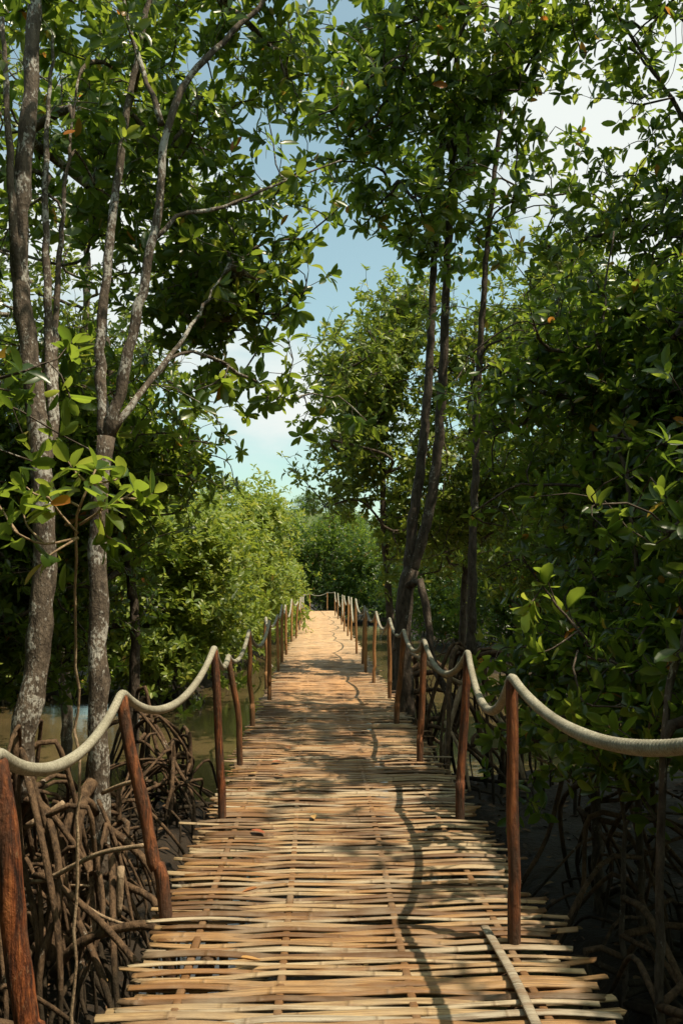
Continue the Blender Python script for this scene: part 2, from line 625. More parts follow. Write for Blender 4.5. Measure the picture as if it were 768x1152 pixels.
def clumps(blobs, rng, per=16, spread=.24):
    """blobs: (centre, (rx,ry,rz), number of clumps). returns clump centres and twig tips"""
    cs, ts = [], []
    for c, r, n in blobs:
        d = rng.normal(0, 1, (n, 3))
        d /= np.linalg.norm(d, axis=1)[:, None]
        rad = rng.random(n) ** .42
        cc = np.asarray(c) + d * rad[:, None] * np.asarray(r)
        cs.append(cc)
        k = rng.integers(int(per * .5), int(per * 1.5) + 1, n)
        idx = np.repeat(np.arange(n), k)
        sc_ = rng.uniform(.65, 1.35, n)[idx]
        t = cc[idx] + rng.normal(0, spread, (len(idx), 3)) * sc_[:, None] * np.array([1.15, 1.15, .75])
        ts.append(t)
    return np.concatenate(cs), np.concatenate(ts)


def grow(stems, cs, ts, rng, zmin, rtip=.0032, rmax=.035, skip_twigs=False):
    """connect clump centres, then twig tips, to the nearest wood. returns tubes and tip axes"""
    cap = sum(len(s[0]) for s in stems) + 90 * (len(cs) + len(ts)) + 1000
    P = np.zeros((cap, 3))
    D = np.zeros((cap, 3))
    par = np.full(cap, -1)
    stemr = np.zeros(cap)
    n = 0
    for pts, rad in stems:
        pts = np.asarray(pts)
        T = np.gradient(pts, axis=0)
        T /= np.linalg.norm(T, axis=1)[:, None] + 1e-9
        ok = pts[:, 2] > zmin
        q = ok.sum()
        P[n:n + q] = pts[ok]
        D[n:n + q] = T[ok]
        stemr[n:n + q] = np.asarray(rad)[ok]
        n += q
    paths, axes = [], []

    def connect(t, first):
        nonlocal n
        df = P[:n] - t
        dist = np.linalg.norm(df, axis=1)
        cost = dist + (.75 if first else .3) * np.maximum(0, df[:, 2] + .05)
        j = int(np.argmin(cost))
        L = dist[j]
        k = max(3, int(L / .12))
        c1 = P[j] + D[j] * L * .30 + np.array([0, 0, .10 * L]) + rng.normal(0, .10, 3) * L
        u = np.linspace(0, 1, k + 1)[1:, None]
        pts = (1 - u) ** 2 * P[j] + 2 * u * (1 - u) * c1 + u ** 2 * t
        if k > 2:
            pts[:-1] += rng.normal(0, .009, (k - 1, 3))
        dd = np.diff(np.vstack([P[j], pts]), axis=0)
        dd /= np.linalg.norm(dd, axis=1)[:, None] + 1e-9
        P[n:n + k] = pts
        D[n:n + k] = dd
        par[n] = j
        par[n + 1:n + k] = np.arange(n, n + k - 1)
        paths.append(np.concatenate([[j], np.arange(n, n + k)]))
        n += k
        return dd[-1]

    order = np.argsort([np.min(np.linalg.norm(P[:n] - c, axis=1)) for c in cs])
    for q in order:
        connect(cs[q], True)
    nc = len(paths)
    for t in ts:
        axes.append(connect(t, False))
    acc = np.zeros(n)
    for p in paths[nc:]:
        acc[p[-1]] += 1
    for p in paths[:nc]:
        acc[p[-1]] += 1
    for q in range(n - 1, -1, -1):
        if par[q] >= 0:
            acc[par[q]] += acc[q]
    R = np.clip(rtip * np.maximum(acc, 1) ** .44, 0, rmax)
    tubes = []
    for a, p in enumerate(paths):
        if skip_twigs and a >= nc:
            continue
        r = R[p].copy()
        r[0] = min(r[1] * 1.15, stemr[p[0]] if stemr[p[0]] > 0 else 9)
        tubes.append((P[p], r))
    return tubes, np.array(axes)


def px_blob(px, py, Y, rx, ry, dep, n):
    return (at(px, py, Y), (rx * Y / FPX, dep, ry * Y / FPX), n)


def stem_px(pts, r0, r1, zend=None):
    """pts: (px, py, Y)"""
    P = [at(*p) for p in pts]
    if zend is not None:
        g = P[0].copy()
        g[2] = zend
        P = [g] + P
    c = curve(P, .10)
    c[1:-1] += RNG.normal(0, .006, (len(c) - 2, 3))
    r = taper(len(c), r0, r1, .9) * (1 + .05 * np.sin(np.arange(len(c)) * 1.7) + RNG.normal(0, .03, len(c)))
    return c, r


def arch_root(p0, out, reach, zend, rng, r0=.03, r1=.018):
    """a stilt root: leaves the trunk, arches outward and dives into the mud"""
    d = np.array([math.cos(out), math.sin(out), 0])
    h = p0[2] - zend
    p1 = p0 + d * reach * .35 + np.array([0, 0, .05 * h])
    p2 = p0 + d * reach * .80 - np.array([0, 0, h * .35])
    p3 = p0 + d * reach - np.array([0, 0, h * .7])
    p4 = p0 + d * reach * 1.06 - np.array([0, 0, h + .15])
    P = np.array([p0, p1, p2, p3, p4])
    P[1:4] += rng.normal(0, .06, (3, 3))
    c = curve(P, .09)
    return c, taper(len(c), r0, r1) * (1 + rng.normal(0, .05, len(c)))


def add_roots(parent, trunk, n, seed, mat, zlo=-.6, zhi=.45, reach=(.35, 1.2), forks=.6, rr=(.010, .024), avoid=True):
    rng = np.random.default_rng(seed)
    ok = np.where((trunk[:, 2] > zlo) & (trunk[:, 2] < zhi))[0]
    if len(ok) == 0:
        ok = np.array([0])
    for q in range(n):
        p0 = trunk[rng.choice(ok)].copy()
        if rng.random() < .3:
            p0[2] = min(p0[2], rng.uniform(zlo, zhi))
        a = rng.uniform(0, 2 * PI)
        rc = rng.uniform(*reach)
        e = p0 + np.array([math.cos(a), math.sin(a), 0]) * rc
        if avoid and abs(e[0]) < 1.02:
            s = -1 if p0[0] < 0 else 1
            a = rng.uniform(-1.2, 1.2) + (PI if s < 0 else 0)
            if abs((p0 + np.array([math.cos(a), math.sin(a), 0]) * rc)[0]) < 1.0:
                rc *= .3
        e = p0 + np.array([math.cos(a), math.sin(a), 0]) * rc
        ze = float(ground_z(e[0], e[1]))
        r0 = rng.uniform(*rr)
        c, r = arch_root(p0, a, rc, ze, rng, r0, r0 * .6)
        b = MB()
        b.tube(c, r, 7)
        nf = rng.poisson(forks)
        for _ in range(nf):
            k = rng.integers(len(c) // 4, len(c) * 3 // 4)
            a2 = a + rng.normal(0, .8)
            rc2 = rng.uniform(.2, .55)
            e2 = c[k] + np.array([math.cos(a2), math.sin(a2), 0]) * rc2
            if avoid and abs(e2[0]) < 1.0:
                continue
            c2, r2 = arch_root(c[k], a2, rc2, float(ground_z(e2[0], e2[1])), rng, r[k] * .8, r[k] * .5)
            b.tube(c2, r2, 6)
        b.build('prop_root', mat, parent)


TREES = 'mangrove trees along the walkway'


def make_tree(name, label, stems, blobs, seed, bark='bark', leaf='leaf', per=16, spread=.24, lsize=.10, lper=7, lod=0,
              zattach=1.2, roots=0, rootkw=None, cull=True, skip_twigs=False, bias=0., group=TREES, cat='mangrove tree', rmax=.035, extra_wood=None):
    rng = np.random.default_rng(seed)
    base = stems[0][0][0]
    t = empty(name, base)
    tag(t, label, cat, group)
    b = MB()
    for c, r in stems:
        b.tube(c, r, 12)
    cs, ts = clumps(blobs, rng, per, spread)
    if cull:
        ts = ts[deck_keep(ts, rng)]
        cs = cs[deck_keep(cs, rng)]
    if len(cs):
        near_ = np.array([np.sum(np.sum((ts - c_) ** 2, axis=1) < .30) for c_ in cs])
        cs = cs[near_ > 2]
    tubes, axes = grow(stems, cs, ts, rng, zattach, skip_twigs=skip_twigs, rmax=rmax)
    for c, r in tubes:
        b.tube(c, r, 6 if r[0] > .008 else 4, cap=False)
    if extra_wood:
        for c, r in extra_wood:
            b.tube(c, r, 6)
    b.build('trunk', M[bark], t)
    ax = axes + np.array([0, 0, .55]) + rng.normal(0, .35, axes.shape)
    b = MB()
    rosettes(b, ts, ax, rng, lsize, lper, lod, False, bias=bias)
    b.build('crown', M[leaf], t)
    if roots:
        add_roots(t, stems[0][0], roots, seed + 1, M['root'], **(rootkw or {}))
    return t


def root_parts(parent, specs, mat):
    """specs: (points as px,py,Y ; r0 ; r1)"""
    for pts, r0, r1 in specs:
        c = curve([at(*p) for p in pts], .06)
        r = taper(len(c), r0, r1) * (1 + RNG.normal(0, .05, len(c)))
        b = MB()
        b.tube(c, r, 9)
        b.build('prop_root', mat, parent)


_lr = np.random.default_rng(77)
_n = 5200
_x = np.where(_lr.random(_n) < .55, _lr.uniform(-4.5, -.8, _n), _lr.uniform(.8, 5.0, _n))
_y = _lr.uniform(1.0, 12.5, _n)
_z = ground_z(_x, _y)
_ok = _z > WATER_Z + .01
_b = np.stack([_x, _y, _z + .012], 1)[_ok]
_a = _lr.uniform(0, 6.28, len(_b))
_mb = MB()
leaves(_mb, _b, np.stack([np.cos(_a), np.sin(_a), _lr.normal(.05, .12, len(_b))], 1), np.stack([_lr.normal(0, .25, len(_b)), _lr.normal(0, .25, len(_b)), np.ones(len(_b))], 1), _lr.uniform(.05, .11, len(_b)), _lr, .45, 1)
M['litter'], _N = newmat('leaf_litter')
finish(_N, principled(_N, _N.ramp(attr(_N, 'rnd'), [(0, (.020, .014, .009)), (.6, (.065, .038, .020)), (.9, (.15, .085, .040)), (1, (.22, .14, .05))]), .7, .3).outputs[0])
tag(_mb.build('leaf_litter', M['litter']), kind='stuff')

# ---- left bank ----------------------------------------------------
s1 = stem_px([(22, 900, 5.3), (28, 830, 5.3), (42, 740, 5.35), (50, 640, 5.4), (47, 540, 5.4), (38, 440, 5.45), (24, 320, 5.5), (24, 220, 5.5), (33, 120, 5.5), (40, 0, 5.6), (48, -120, 5.6), (60, -240, 5.6)], .080, .036)
s1b = stem_px([(49, 530, 5.4), (60, 470, 5.5), (55, 390, 5.6), (52, 280, 5.7), (53, 160, 5.8), (60, 40, 5.9)], .038, .010)
s1c = stem_px([(56, 500, 5.42), (61, 430, 5.8), (64, 330, 6.0), (74, 210, 6.1), (88, 90, 6.2)], .032, .008)
s1d = stem_px([(24, 330, 5.5), (14, 230, 5.4), (8, 110, 5.4), (3, 20, 5.4)], .032, .014)
t1 = make_tree('mangrove_tree', 'thickest grey trunk at the left with several upright stems', [s1, s1b, s1c, s1d],
               [px_blob(70, 60, 6.9, 130, 120, 1.3, 9), px_blob(20, 230, 7.0, 110, 110, 1.2, 6), px_blob(-110, 120, 5.4, 120, 190, 1.5, 6),
                px_blob(110, -120, 5.6, 200, 110, 1.5, 7), px_blob(40, 390, 6.8, 90, 60, .8, 3), px_blob(130, 170, 7.2, 110, 110, .8, 5)],
               21, 'bark_lichen', roots=44, rootkw=dict(reach=(.3, 1.1), zhi=.5), spread=.27, lsize=.128, lper=8)

s2 = stem_px([(114, 1030, 5.6), (112, 940, 5.6), (112, 880, 5.6), (111, 790, 5.6), (110, 700, 5.65), (112, 620, 5.7), (113, 545, 5.7), (120, 492, 5.75)], .066, .058, )
s2a = stem_px([(120, 500, 5.75), (114, 455, 5.8), (116, 360, 5.9), (128, 240, 6.0), (146, 110, 6.1), (166, 0, 6.2), (180, -110, 6.2)], .040, .016)
s2b = stem_px([(122, 495, 5.75), (138, 425, 5.75), (156, 345, 5.8), (176, 245, 5.8), (188, 150, 5.85), (214, 85, 5.9), (290, 8, 6.1), (340, -60, 6.2)], .042, .014)
s2c = stem_px([(126, 488, 5.75), (146, 458, 5.8), (172, 425, 6.0), (200, 388, 6.2), (225, 352, 6.4), (250, 310, 6.7)], .027, .006)
s2d = stem_px([(170, 272, 5.8), (200, 245, 5.9), (250, 232, 6.1), (310, 208, 6.3), (384, 180, 6.6)], .017, .005)
s2e = stem_px([(182, 140, 5.85), (160, 80, 5.9), (146, 30, 6.0), (130, -40, 6.0)], .022, .010)
t2 = make_tree('mangrove_tree', 'forked trunk with pale lichen left of the walkway, its limbs spreading over the sky gap', [s2, s2a, s2b, s2c, s2d, s2e],
               [px_blob(215, 110, 7.2, 120, 120, 1.2, 13), px_blob(245, 295, 7.4, 75, 80, 1.0, 11), px_blob(315, 70, 7.2, 70, 100, .9, 7),
                px_blob(170, 290, 7.6, 80, 70, .7, 4), px_blob(300, 200, 7.0, 45, 40, .5, 3), px_blob(240, -90, 6.2, 200, 90, 1.2, 9),
                px_blob(268, 300, 7.0, 36, 34, .5, 4), px_blob(318, 455, 6.8, 14, 14, .12, 2), px_blob(205, 365, 7.4, 24, 14, .4, 2)],
               22, 'bark_lichen', roots=36, rootkw=dict(zlo=-.75, zhi=.1, reach=(.3, 1.0)), spread=.25, lsize=.128, lper=8)
root_parts(t2, [([(104, 880, 5.55), (84, 912, 5.4), (70, 958, 5.3), (63, 1022, 5.2), (56, 1090, 5.1)], 0.0406, 0.0351),
                ([(108, 915, 5.5), (96, 900, 5.4), (88, 930, 5.3), (86, 1000, 5.25)], 0.0273, 0.0234),
                ([(111, 900, 5.5), (134, 960, 5.35), (152, 1050, 5.2)], 0.0125, 0.0101),
                ([(60, 1095, 4.9), (84, 1066, 4.8), (120, 1048, 4.75), (172, 1042, 4.7), (200, 1075, 4.7)], 0.0265, 0.0234),
                ([(40, 985, 5.0), (58, 990, 4.9), (112, 1036, 4.75), (158, 1090, 4.6), (176, 1130, 4.6)], 0.0187, 0.0156),
                ([(30, 965, 5.1), (44, 1000, 5.0), (47, 1060, 4.9), (44, 1110, 4.9)], 0.0140, 0.0117),
                ([(118, 930, 5.6), (140, 945, 5.6), (168, 975, 5.5), (182, 1015, 5.4)], 0.0265, 0.0218),
                ([(120, 985, 5.5), (150, 1000, 5.3), (172, 1012, 5.2), (186, 1040, 5.1)], 0.0234, 0.0218),
                ([(75, 1010, 5.0), (92, 1045, 4.9), (112, 1090, 4.8), (130, 1150, 4.7)], 0.0203, 0.0172)], M['root'])

# shaded tree behind the two trunks
s3 = stem_px([(150, 800, 9.5), (152, 700, 9.5), (140, 600, 9.5), (130, 480, 9.6), (120, 380, 9.6)], .07, .03, -.95)
make_tree('mangrove_tree', 'dark leafy tree in shade behind the two left trunks, ending at the sky gap', [s3],
          [px_blob(120, 505, 9.4, 75, 55, 1.0, 48), px_blob(60, 520, 8.8, 90, 110, 1.2, 56), px_blob(168, 525, 9.8, 26, 34, .5, 20), px_blob(80, 630, 9.8, 50, 60, .9, 24),
           px_blob(30, 660, 8.5, 80, 80, 1.0, 36), px_blob(50, 720, 9.5, 60, 40, .9, 18), px_blob(-80, 560, 8, 100, 160, 1.5, 36), px_blob(90, 420, 9.6, 70, 35, 1.0, 14)],
          23, 'bark_dark', per=20, spread=.28, lsize=.105, zattach=.6, roots=16, rootkw=dict(zlo=-.8, zhi=.4))
s4 = stem_px([(75, 800, 12), (70, 600, 12), (95, 400, 12), (100, 200, 12), (110, 60, 12)], .08, .03, -.95)
make_tree('mangrove_tree', 'tall loose tree seen through the gaps between the left trunks', [s4],
          [px_blob(70, 330, 12, 100, 80, 1.3, 20), px_blob(120, 400, 12.5, 60, 50, 1.0, 15), px_blob(90, 120, 12, 130, 110, 1.5, 24), px_blob(-60, 250, 12, 100, 250, 1.5, 20), px_blob(190, 220, 12.5, 50, 60, 1, 10)],
          24, 'bark', 'leaf_lit_tint', per=18, spread=.34, lsize=.11, zattach=1.5, lod=1)
# leaves and stems further left, mostly off the frame
s5 = stem_px([(-45, 900, 3.9), (-60, 700, 3.9), (-70, 500, 3.9), (-60, 250, 4.0), (-40, 60, 4.0)], .06, .03, -.9)
make_tree('mangrove_tree', 'near tree at the left edge with leaves hanging into view', [s5],
          [px_blob(-200, 300, 4.2, 100, 180, .9, 20), px_blob(-24, 465, 3.6, 16, 30, .2, 3), px_blob(-200, 60, 4.5, 130, 160, 1.0, 30)],
          25, 'bark_dark', roots=22, rootkw=dict(zlo=-.7, zhi=.2, reach=(.3, 1.0)), zattach=.8)


for (gx_, gy_, nr, sd, lab) in [(212, 905, 15, 81, 'low clump of arching stilt roots at the water edge beside the left walkway edge'), (165, 850, 8, 82, 'clump of thin dark stilt roots rising from the water behind the lichen trunk'),
                                (190, 930, 14, 86, 'dark stilt roots spreading over the mud left of the walkway, between two left posts'),
                                (30, 960, 18, 83, 'dense pile of stilt roots at the foot of the thick left trunk'), (130, 1000, 14, 84, 'tangle of brown stilt roots beside the knotted leaning post')]:
    g_ = on(gx_, gy_, -.8)
    hub = curve([(g_[0], g_[1], -.9), (g_[0] + .02, g_[1], -.5), (g_[0], g_[1] + .02, -.05)], .06)
    rt_ = empty('stilt_roots', hub[0])
    tag(rt_, lab, 'roots', 'stilt roots on the left bank')
    b = MB()
    b.tube(hub, taper(len(hub), .035, .02), 8)
    b.build('stump', M['root'], rt_)
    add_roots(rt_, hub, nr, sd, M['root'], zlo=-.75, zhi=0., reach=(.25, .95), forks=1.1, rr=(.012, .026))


def sapling(name, label, stem, twigs, seed, lsize, mat='leaf', bark='stick', bias=.1, group=None, per=7):
    rng = np.random.default_rng(seed)
    t = empty(name, stem[0][0])
    tag(t, label, 'sapling', group)
    b = MB()
    b.tube(stem[0], stem[1], 7)
    tips, axes = [], []
    for pts in twigs:
        c = curve([at(*p) for p in pts], .04)
        b.tube(c, taper(len(c), .006, .0035), 6)
        tips.append(c[-1])
        a = c[-1] - c[-3]
        axes.append(a / np.linalg.norm(a))
    b.build('stem', M[bark], t)
    b = MB()
    rosettes(b, np.array(tips), np.array(axes) + np.array([0, 0, .75]) + rng.normal(0, .2, (len(tips), 3)), rng, lsize, per, 0, False, bias=bias, wide=.50)
    b.build('foliage', M[mat], t)
    return t


Ys = 3.7
st = stem_px([(88, 900, Ys + .3), (87, 800, Ys + .3), (86, 700, Ys + .2), (87, 600, Ys + .1), (90, 570, Ys)], .008, .006, -.9)
sapling('mangrove_sapling', 'young plant with bright glossy leaf whorls on a thin stem at the left', st,
        [[(90, 590, Ys), (112, 575, Ys - .1), (121, 556, Ys - .15)], [(88, 600, Ys), (70, 580, Ys), (55, 560, Ys - .1)], [(90, 570, Ys), (100, 545, Ys), (108, 528, Ys)],
         [(112, 575, Ys - .1), (140, 560, Ys), (152, 552, Ys)], [(100, 545, Ys), (130, 540, Ys + .1), (140, 530, Ys + .1)], [(100, 545, Ys), (84, 530, Ys + .1), (76, 518, Ys + .1)],
         [(88, 605, Ys), (50, 612, Ys - .1), (20, 600, Ys - .2), (8, 588, Ys - .2)], [(50, 612, Ys - .1), (30, 590, Ys), (26, 570, Ys)], [(20, 600, Ys - .2), (0, 570, Ys), (-8, 555, Ys)], [(112, 575, Ys - .1), (118, 600, Ys - .1), (126, 606, Ys - .1)],
         [(88, 605, Ys), (60, 622, Ys - .1), (48, 632, Ys - .1)],
         [(140, 560, Ys), (160, 562, Ys), (172, 556, Ys)], [(55, 560, Ys - .1), (40, 556, Ys), (30, 548, Ys)], [(90, 570, Ys), (72, 560, Ys + .1), (60, 548, Ys + .1)]],
        31, .112, 'leaf', bias=.15, per=9)

# ---- right bank ----------------------------------------------------
r1 = stem_px([(457, 850, 10.9), (456, 790, 10.9), (453, 720, 10.9), (456, 665, 10.9), (463, 640, 10.9)], .115, .10, -1.3)
r1a = stem_px([(457, 668, 10.9), (463, 600, 10.9), (472, 530, 10.9), (481, 440, 10.9), (487, 320, 10.9), (492, 230, 10.9), (500, 120, 10.9)], .072, .03)
r1b = stem_px([(462, 645, 10.9), (477, 600, 10.8), (488, 540, 10.8), (496, 450, 10.7), (501, 340, 10.6), (505, 250, 10.5), (513, 100, 10.4), (516, -60, 10.3)], .072, .026)
r1c = stem_px([(458, 660, 10.85), (472, 655, 10.7), (480, 690, 10.6), (486, 740, 10.5), (500, 775, 10.4), (512, 800, 10.3)], .05, .04)
R1 = make_tree('mangrove_tree', 'dark double trunk leaning right beside the right rail', [r1, r1a, r1b, r1c],
               [px_blob(470, 170, 10.2, 100, 130, 1.3, 18), px_blob(420, 60, 9.8, 85, 90, 1.2, 12), px_blob(530, 40, 9.8, 90, 120, 1.2, 10), px_blob(445, 235, 10.4, 30, 30, .6, 3),
                px_blob(470, -100, 9.5, 140, 90, 1.5, 8), px_blob(530, 290, 10.5, 70, 80, 1.0, 7)],
               41, 'bark_dark', per=18, spread=.30, lsize=.15, lper=8, zattach=2.2, roots=18, rootkw=dict(zlo=-.9, zhi=.5, reach=(.3, 1.4), rr=(.02, .04)))
r2 = stem_px([(530, 740, 10.2), (531, 650, 10.2), (534, 540, 10.2), (538, 430, 10.2), (546, 300, 10.2), (554, 210, 10.2), (566, 110, 10.2), (575, -20, 10.2)], .056, .020)
R2 = make_tree('mangrove_tree', 'slender straight trunk standing behind the right rope', [r2],
               [px_blob(575, 200, 10.1, 85, 110, 1.1, 14), px_blob(620, 70, 9.7, 80, 100, 1.1, 24), px_blob(650, 190, 9.7, 55, 70, .9, 13), px_blob(560, 330, 10.3, 50, 45, .8, 5), px_blob(620, 360, 9.7, 70, 55, .9, 8), px_blob(560, -90, 9.7, 150, 90, 1.2, 7)],
               42, 'bark_dark', per=16, spread=.26, lsize=.15, lper=8, zattach=2.0, roots=16, rootkw=dict(zlo=-.4, zhi=.25, reach=(.3, 1.2), rr=(.018, .036)))
root_parts(R2, [([(530, 735, 10.2), (520, 770, 10.0), (500, 835, 9.7), (492, 880, 9.6)], .03, .022),
                ([(528, 745, 10.2), (510, 800, 9.8), (502, 850, 9.6), (510, 890, 9.4)], .026, .02),
                ([(520, 770, 10.0), (500, 760, 10.0), (475, 742, 10.1), (462, 735, 10.6)], .03, .022),
                ([(500, 812, 9.6), (520, 850, 9.3), (528, 890, 9.1)], .022, .016),
                ([(531, 750, 10.2), (548, 790, 9.9), (575, 830, 9.5), (590, 880, 9.3)], .028, .022)], M['stick'])

# sunny trees behind
for q, (lab, stm, blobs, sd) in enumerate([
    ('sunlit tree right of the sky gap, its crown edged against the blue', [(440, 720, 16), (432, 600, 16), (430, 480, 16), (440, 380, 16)],
     [px_blob(428, 425, 15.5, 58, 56, 1.6, 62), px_blob(468, 375, 16, 55, 45, 1.6, 52), px_blob(422, 525, 15.5, 32, 44, 1.4, 40), px_blob(450, 480, 16, 70, 80, 1.8, 60), px_blob(425, 590, 16, 45, 50, 1.2, 36)], 51),
    ('sunlit tree between the leaning double trunk and the slender trunk', [(520, 720, 17), (525, 600, 17), (530, 450, 17), (535, 350, 17)],
     [px_blob(530, 420, 17, 80, 85, 2.0, 70), px_blob(560, 540, 16.5, 70, 75, 1.6, 50), px_blob(500, 590, 17, 60, 60, 1.5, 44), px_blob(600, 330, 17, 75, 60, 1.8, 50)], 52),
    ('sunlit tree far right showing yellow green behind the dark branches', [(690, 740, 14), (690, 600, 14), (690, 450, 14), (680, 350, 14)],
     [px_blob(680, 380, 14, 90, 60, 1.6, 50), px_blob(640, 500, 14, 70, 90, 1.5, 46), px_blob(740, 500, 13, 80, 130, 1.6, 46), px_blob(620, 620, 14, 80, 60, 1.4, 34)], 53)]):
    c, r = stem_px(stm, .09, .03, -1.3)
    make_tree('mangrove_tree', lab, [(c, r)], blobs, sd, 'bark_dark', 'leaf_lit_tint' if q < 2 else 'leaf', per=20, spread=.36, lsize=.125, lper=7, lod=1, zattach=1.2, cull=True, roots=8, rootkw=dict(zlo=-.9, zhi=.6, reach=(.4, 1.5)))

# near right trees in deep shade, which bias also paints into leaf colour
r4 = stem_px([(668, 800, 6.6), (669, 690, 6.6), (668, 580, 6.6), (668, 480, 6.7), (672, 380, 6.7), (690, 260, 6.6)], .045, .006, -.95)
make_tree('mangrove_tree', 'dark thin trunk in the shaded thicket at the right', [r4],
          [px_blob(665, 430, 6.8, 75, 60, .9, 46), px_blob(740, 400, 6.4, 80, 80, 1.0, 60), px_blob(640, 540, 7.4, 75, 70, .8, 21), px_blob(740, 530, 6.4, 60, 70, .9, 36), px_blob(700, 680, 6.6, 90, 70, 1.0, 22)],
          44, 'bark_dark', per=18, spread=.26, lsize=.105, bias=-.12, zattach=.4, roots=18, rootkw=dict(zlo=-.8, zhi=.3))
r6 = stem_px([(716, 820, 5.6), (722, 700, 5.6), (712, 600, 5.6), (704, 530, 5.6), (690, 490, 5.7)], .028, .012, -.95)
make_tree('mangrove_tree', 'thin crooked trunk curving left in the shaded thicket', [r6],
          [px_blob(720, 760, 5.4, 90, 60, .7, 11), px_blob(610, 740, 6.6, 45, 55, .5, 7), px_blob(780, 640, 5.2, 80, 140, .8, 13), px_blob(640, 820, 6.2, 70, 40, .5, 6)],
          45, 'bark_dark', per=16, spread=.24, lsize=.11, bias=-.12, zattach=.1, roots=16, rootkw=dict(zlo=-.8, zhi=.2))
r7 = stem_px([(742, 1130, 3.9), (741, 1000, 3.9), (742, 900, 3.9), (750, 800, 3.9), (772, 700, 4.0), (800, 600, 4.1)], .022, .014, -1.0)
make_tree('mangrove_tree', 'thin pole of a stem rising at the right edge below the rope', [r7],
          [px_blob(820, 560, 4.2, 70, 150, .6, 14), px_blob(860, 760, 4.0, 60, 100, .6, 10)],
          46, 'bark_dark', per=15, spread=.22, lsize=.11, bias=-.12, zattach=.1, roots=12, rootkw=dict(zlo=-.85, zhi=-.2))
r8 = stem_px([(700, 1010, 4.9), (702, 930, 4.9), (690, 850, 4.9), (700, 800, 4.9)], .02, .008, -.95)
make_tree('mangrove_tree', 'low dark leafy sapling under the sagging near rope at the right', [r8],
          [px_blob(690, 845, 4.9, 40, 25, .4, 5)],
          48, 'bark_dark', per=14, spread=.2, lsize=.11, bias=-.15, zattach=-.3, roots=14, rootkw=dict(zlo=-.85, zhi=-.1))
# airy branches in the top right corner
r5 = stem_px([(900, 820, 9.2), (880, 600, 9.2), (860, 400, 9.2), (850, 200, 9.0), (845, 40, 8.8)], .09, .05, -.95)
r5a = stem_px([(852, 260, 9.0), (800, 190, 8.8), (760, 120, 8.7), (722, 60, 8.7), (690, 8, 8.7), (670, -60, 8.7)], .034, .01)
r5b = stem_px([(862, 430, 9.2), (800, 400, 9.0), (748, 332, 8.8), (724, 280, 8.8), (712, 250, 8.8)], .038, .01)
make_tree('mangrove_tree', 'open branches with scattered leaves against bright sky in the top right', [r5, r5a, r5b],
          [px_blob(740, 60, 8.7, 70, 75, .6, 8), px_blob(720, 230, 8.8, 60, 60, .5, 8), px_blob(760, 300, 8.8, 50, 60, .6, 8), px_blob(660, 290, 9.5, 60, 40, .4, 6), px_blob(860, 120, 8.5, 70, 180, .8, 16), px_blob(740, -80, 8.3, 120, 80, .8, 13)],
          47, 'bark_dark', per=11, spread=.32, lsize=.13, zattach=1.5, cull=False)

sapling('mangrove_sapling', 'large dark leaf whorls on a bending stem above the right rope',
        stem_px([(790, 800, 4.81), (740, 770, 4.94), (690, 745, 5.07), (650, 710, 5.14), (625, 680, 5.20), (610, 660, 5.20)], .012, .006),
        [[(625, 680, 5.20), (618, 660, 5.20), (612, 645, 5.20)], [(610, 660, 5.20), (596, 680, 5.07), (590, 690, 5.07)], [(650, 710, 5.14), (640, 690, 5.33), (640, 675, 5.33)], [(650, 710, 5.14), (620, 730, 5.07), (604, 735, 5.07)],
         [(690, 745, 5.07), (690, 725, 5.20), (695, 710, 5.20)], [(690, 745, 5.07), (665, 770, 5.07), (655, 778, 5.07)], [(740, 770, 4.94), (735, 800, 4.94), (725, 815, 4.94)], [(740, 770, 4.94), (750, 740, 4.94), (752, 725, 4.94)]],
        32, .15, 'leaf', 'bark_dark', bias=-.05)

# unseen trees added right of the frame to keep the thicket in shade
for q, (X, Y, H) in enumerate([(3.4, 1.2, 6.2), (4.6, 3.6, 7.0), (5.4, 6.5, 7.5), (6.9, 9.6, 7.5), (6.5, 12.5, 7.5), (3.4, -1.8, 6.0), (5.0, -.6, 6.8), (6.8, 2.0, 7.2), (4.4, 5.0, 8.6), (3.9, 7.6, 9.2), (5.6, 8.2, 8.8)]):
    c = curve([(X, Y, -.95), (X + .1, Y, 1), (X - .1, Y + .2, 3), (X, Y + .1, H - 1)], .15)
    make_tree('mangrove_tree', 'unseen full crowned tree added beyond the right edge to shade the thicket', [(c, taper(len(c), .09, .03))],
              [((X, Y, H - 1.6), (1.7, 1.7, 1.5), 60), ((X + .3, Y, H - 3.6), (1.5, 1.6, 1.3), 44), ((X + .5, Y + .2, 1.2), (1.2, 1.3, 1.0), 24)], 60 + q, 'bark_dark', per=18, spread=.34, lsize=.13, lod=1, zattach=.8, skip_twigs=True,
              roots=10, rootkw=dict(zlo=-.8, zhi=.4))


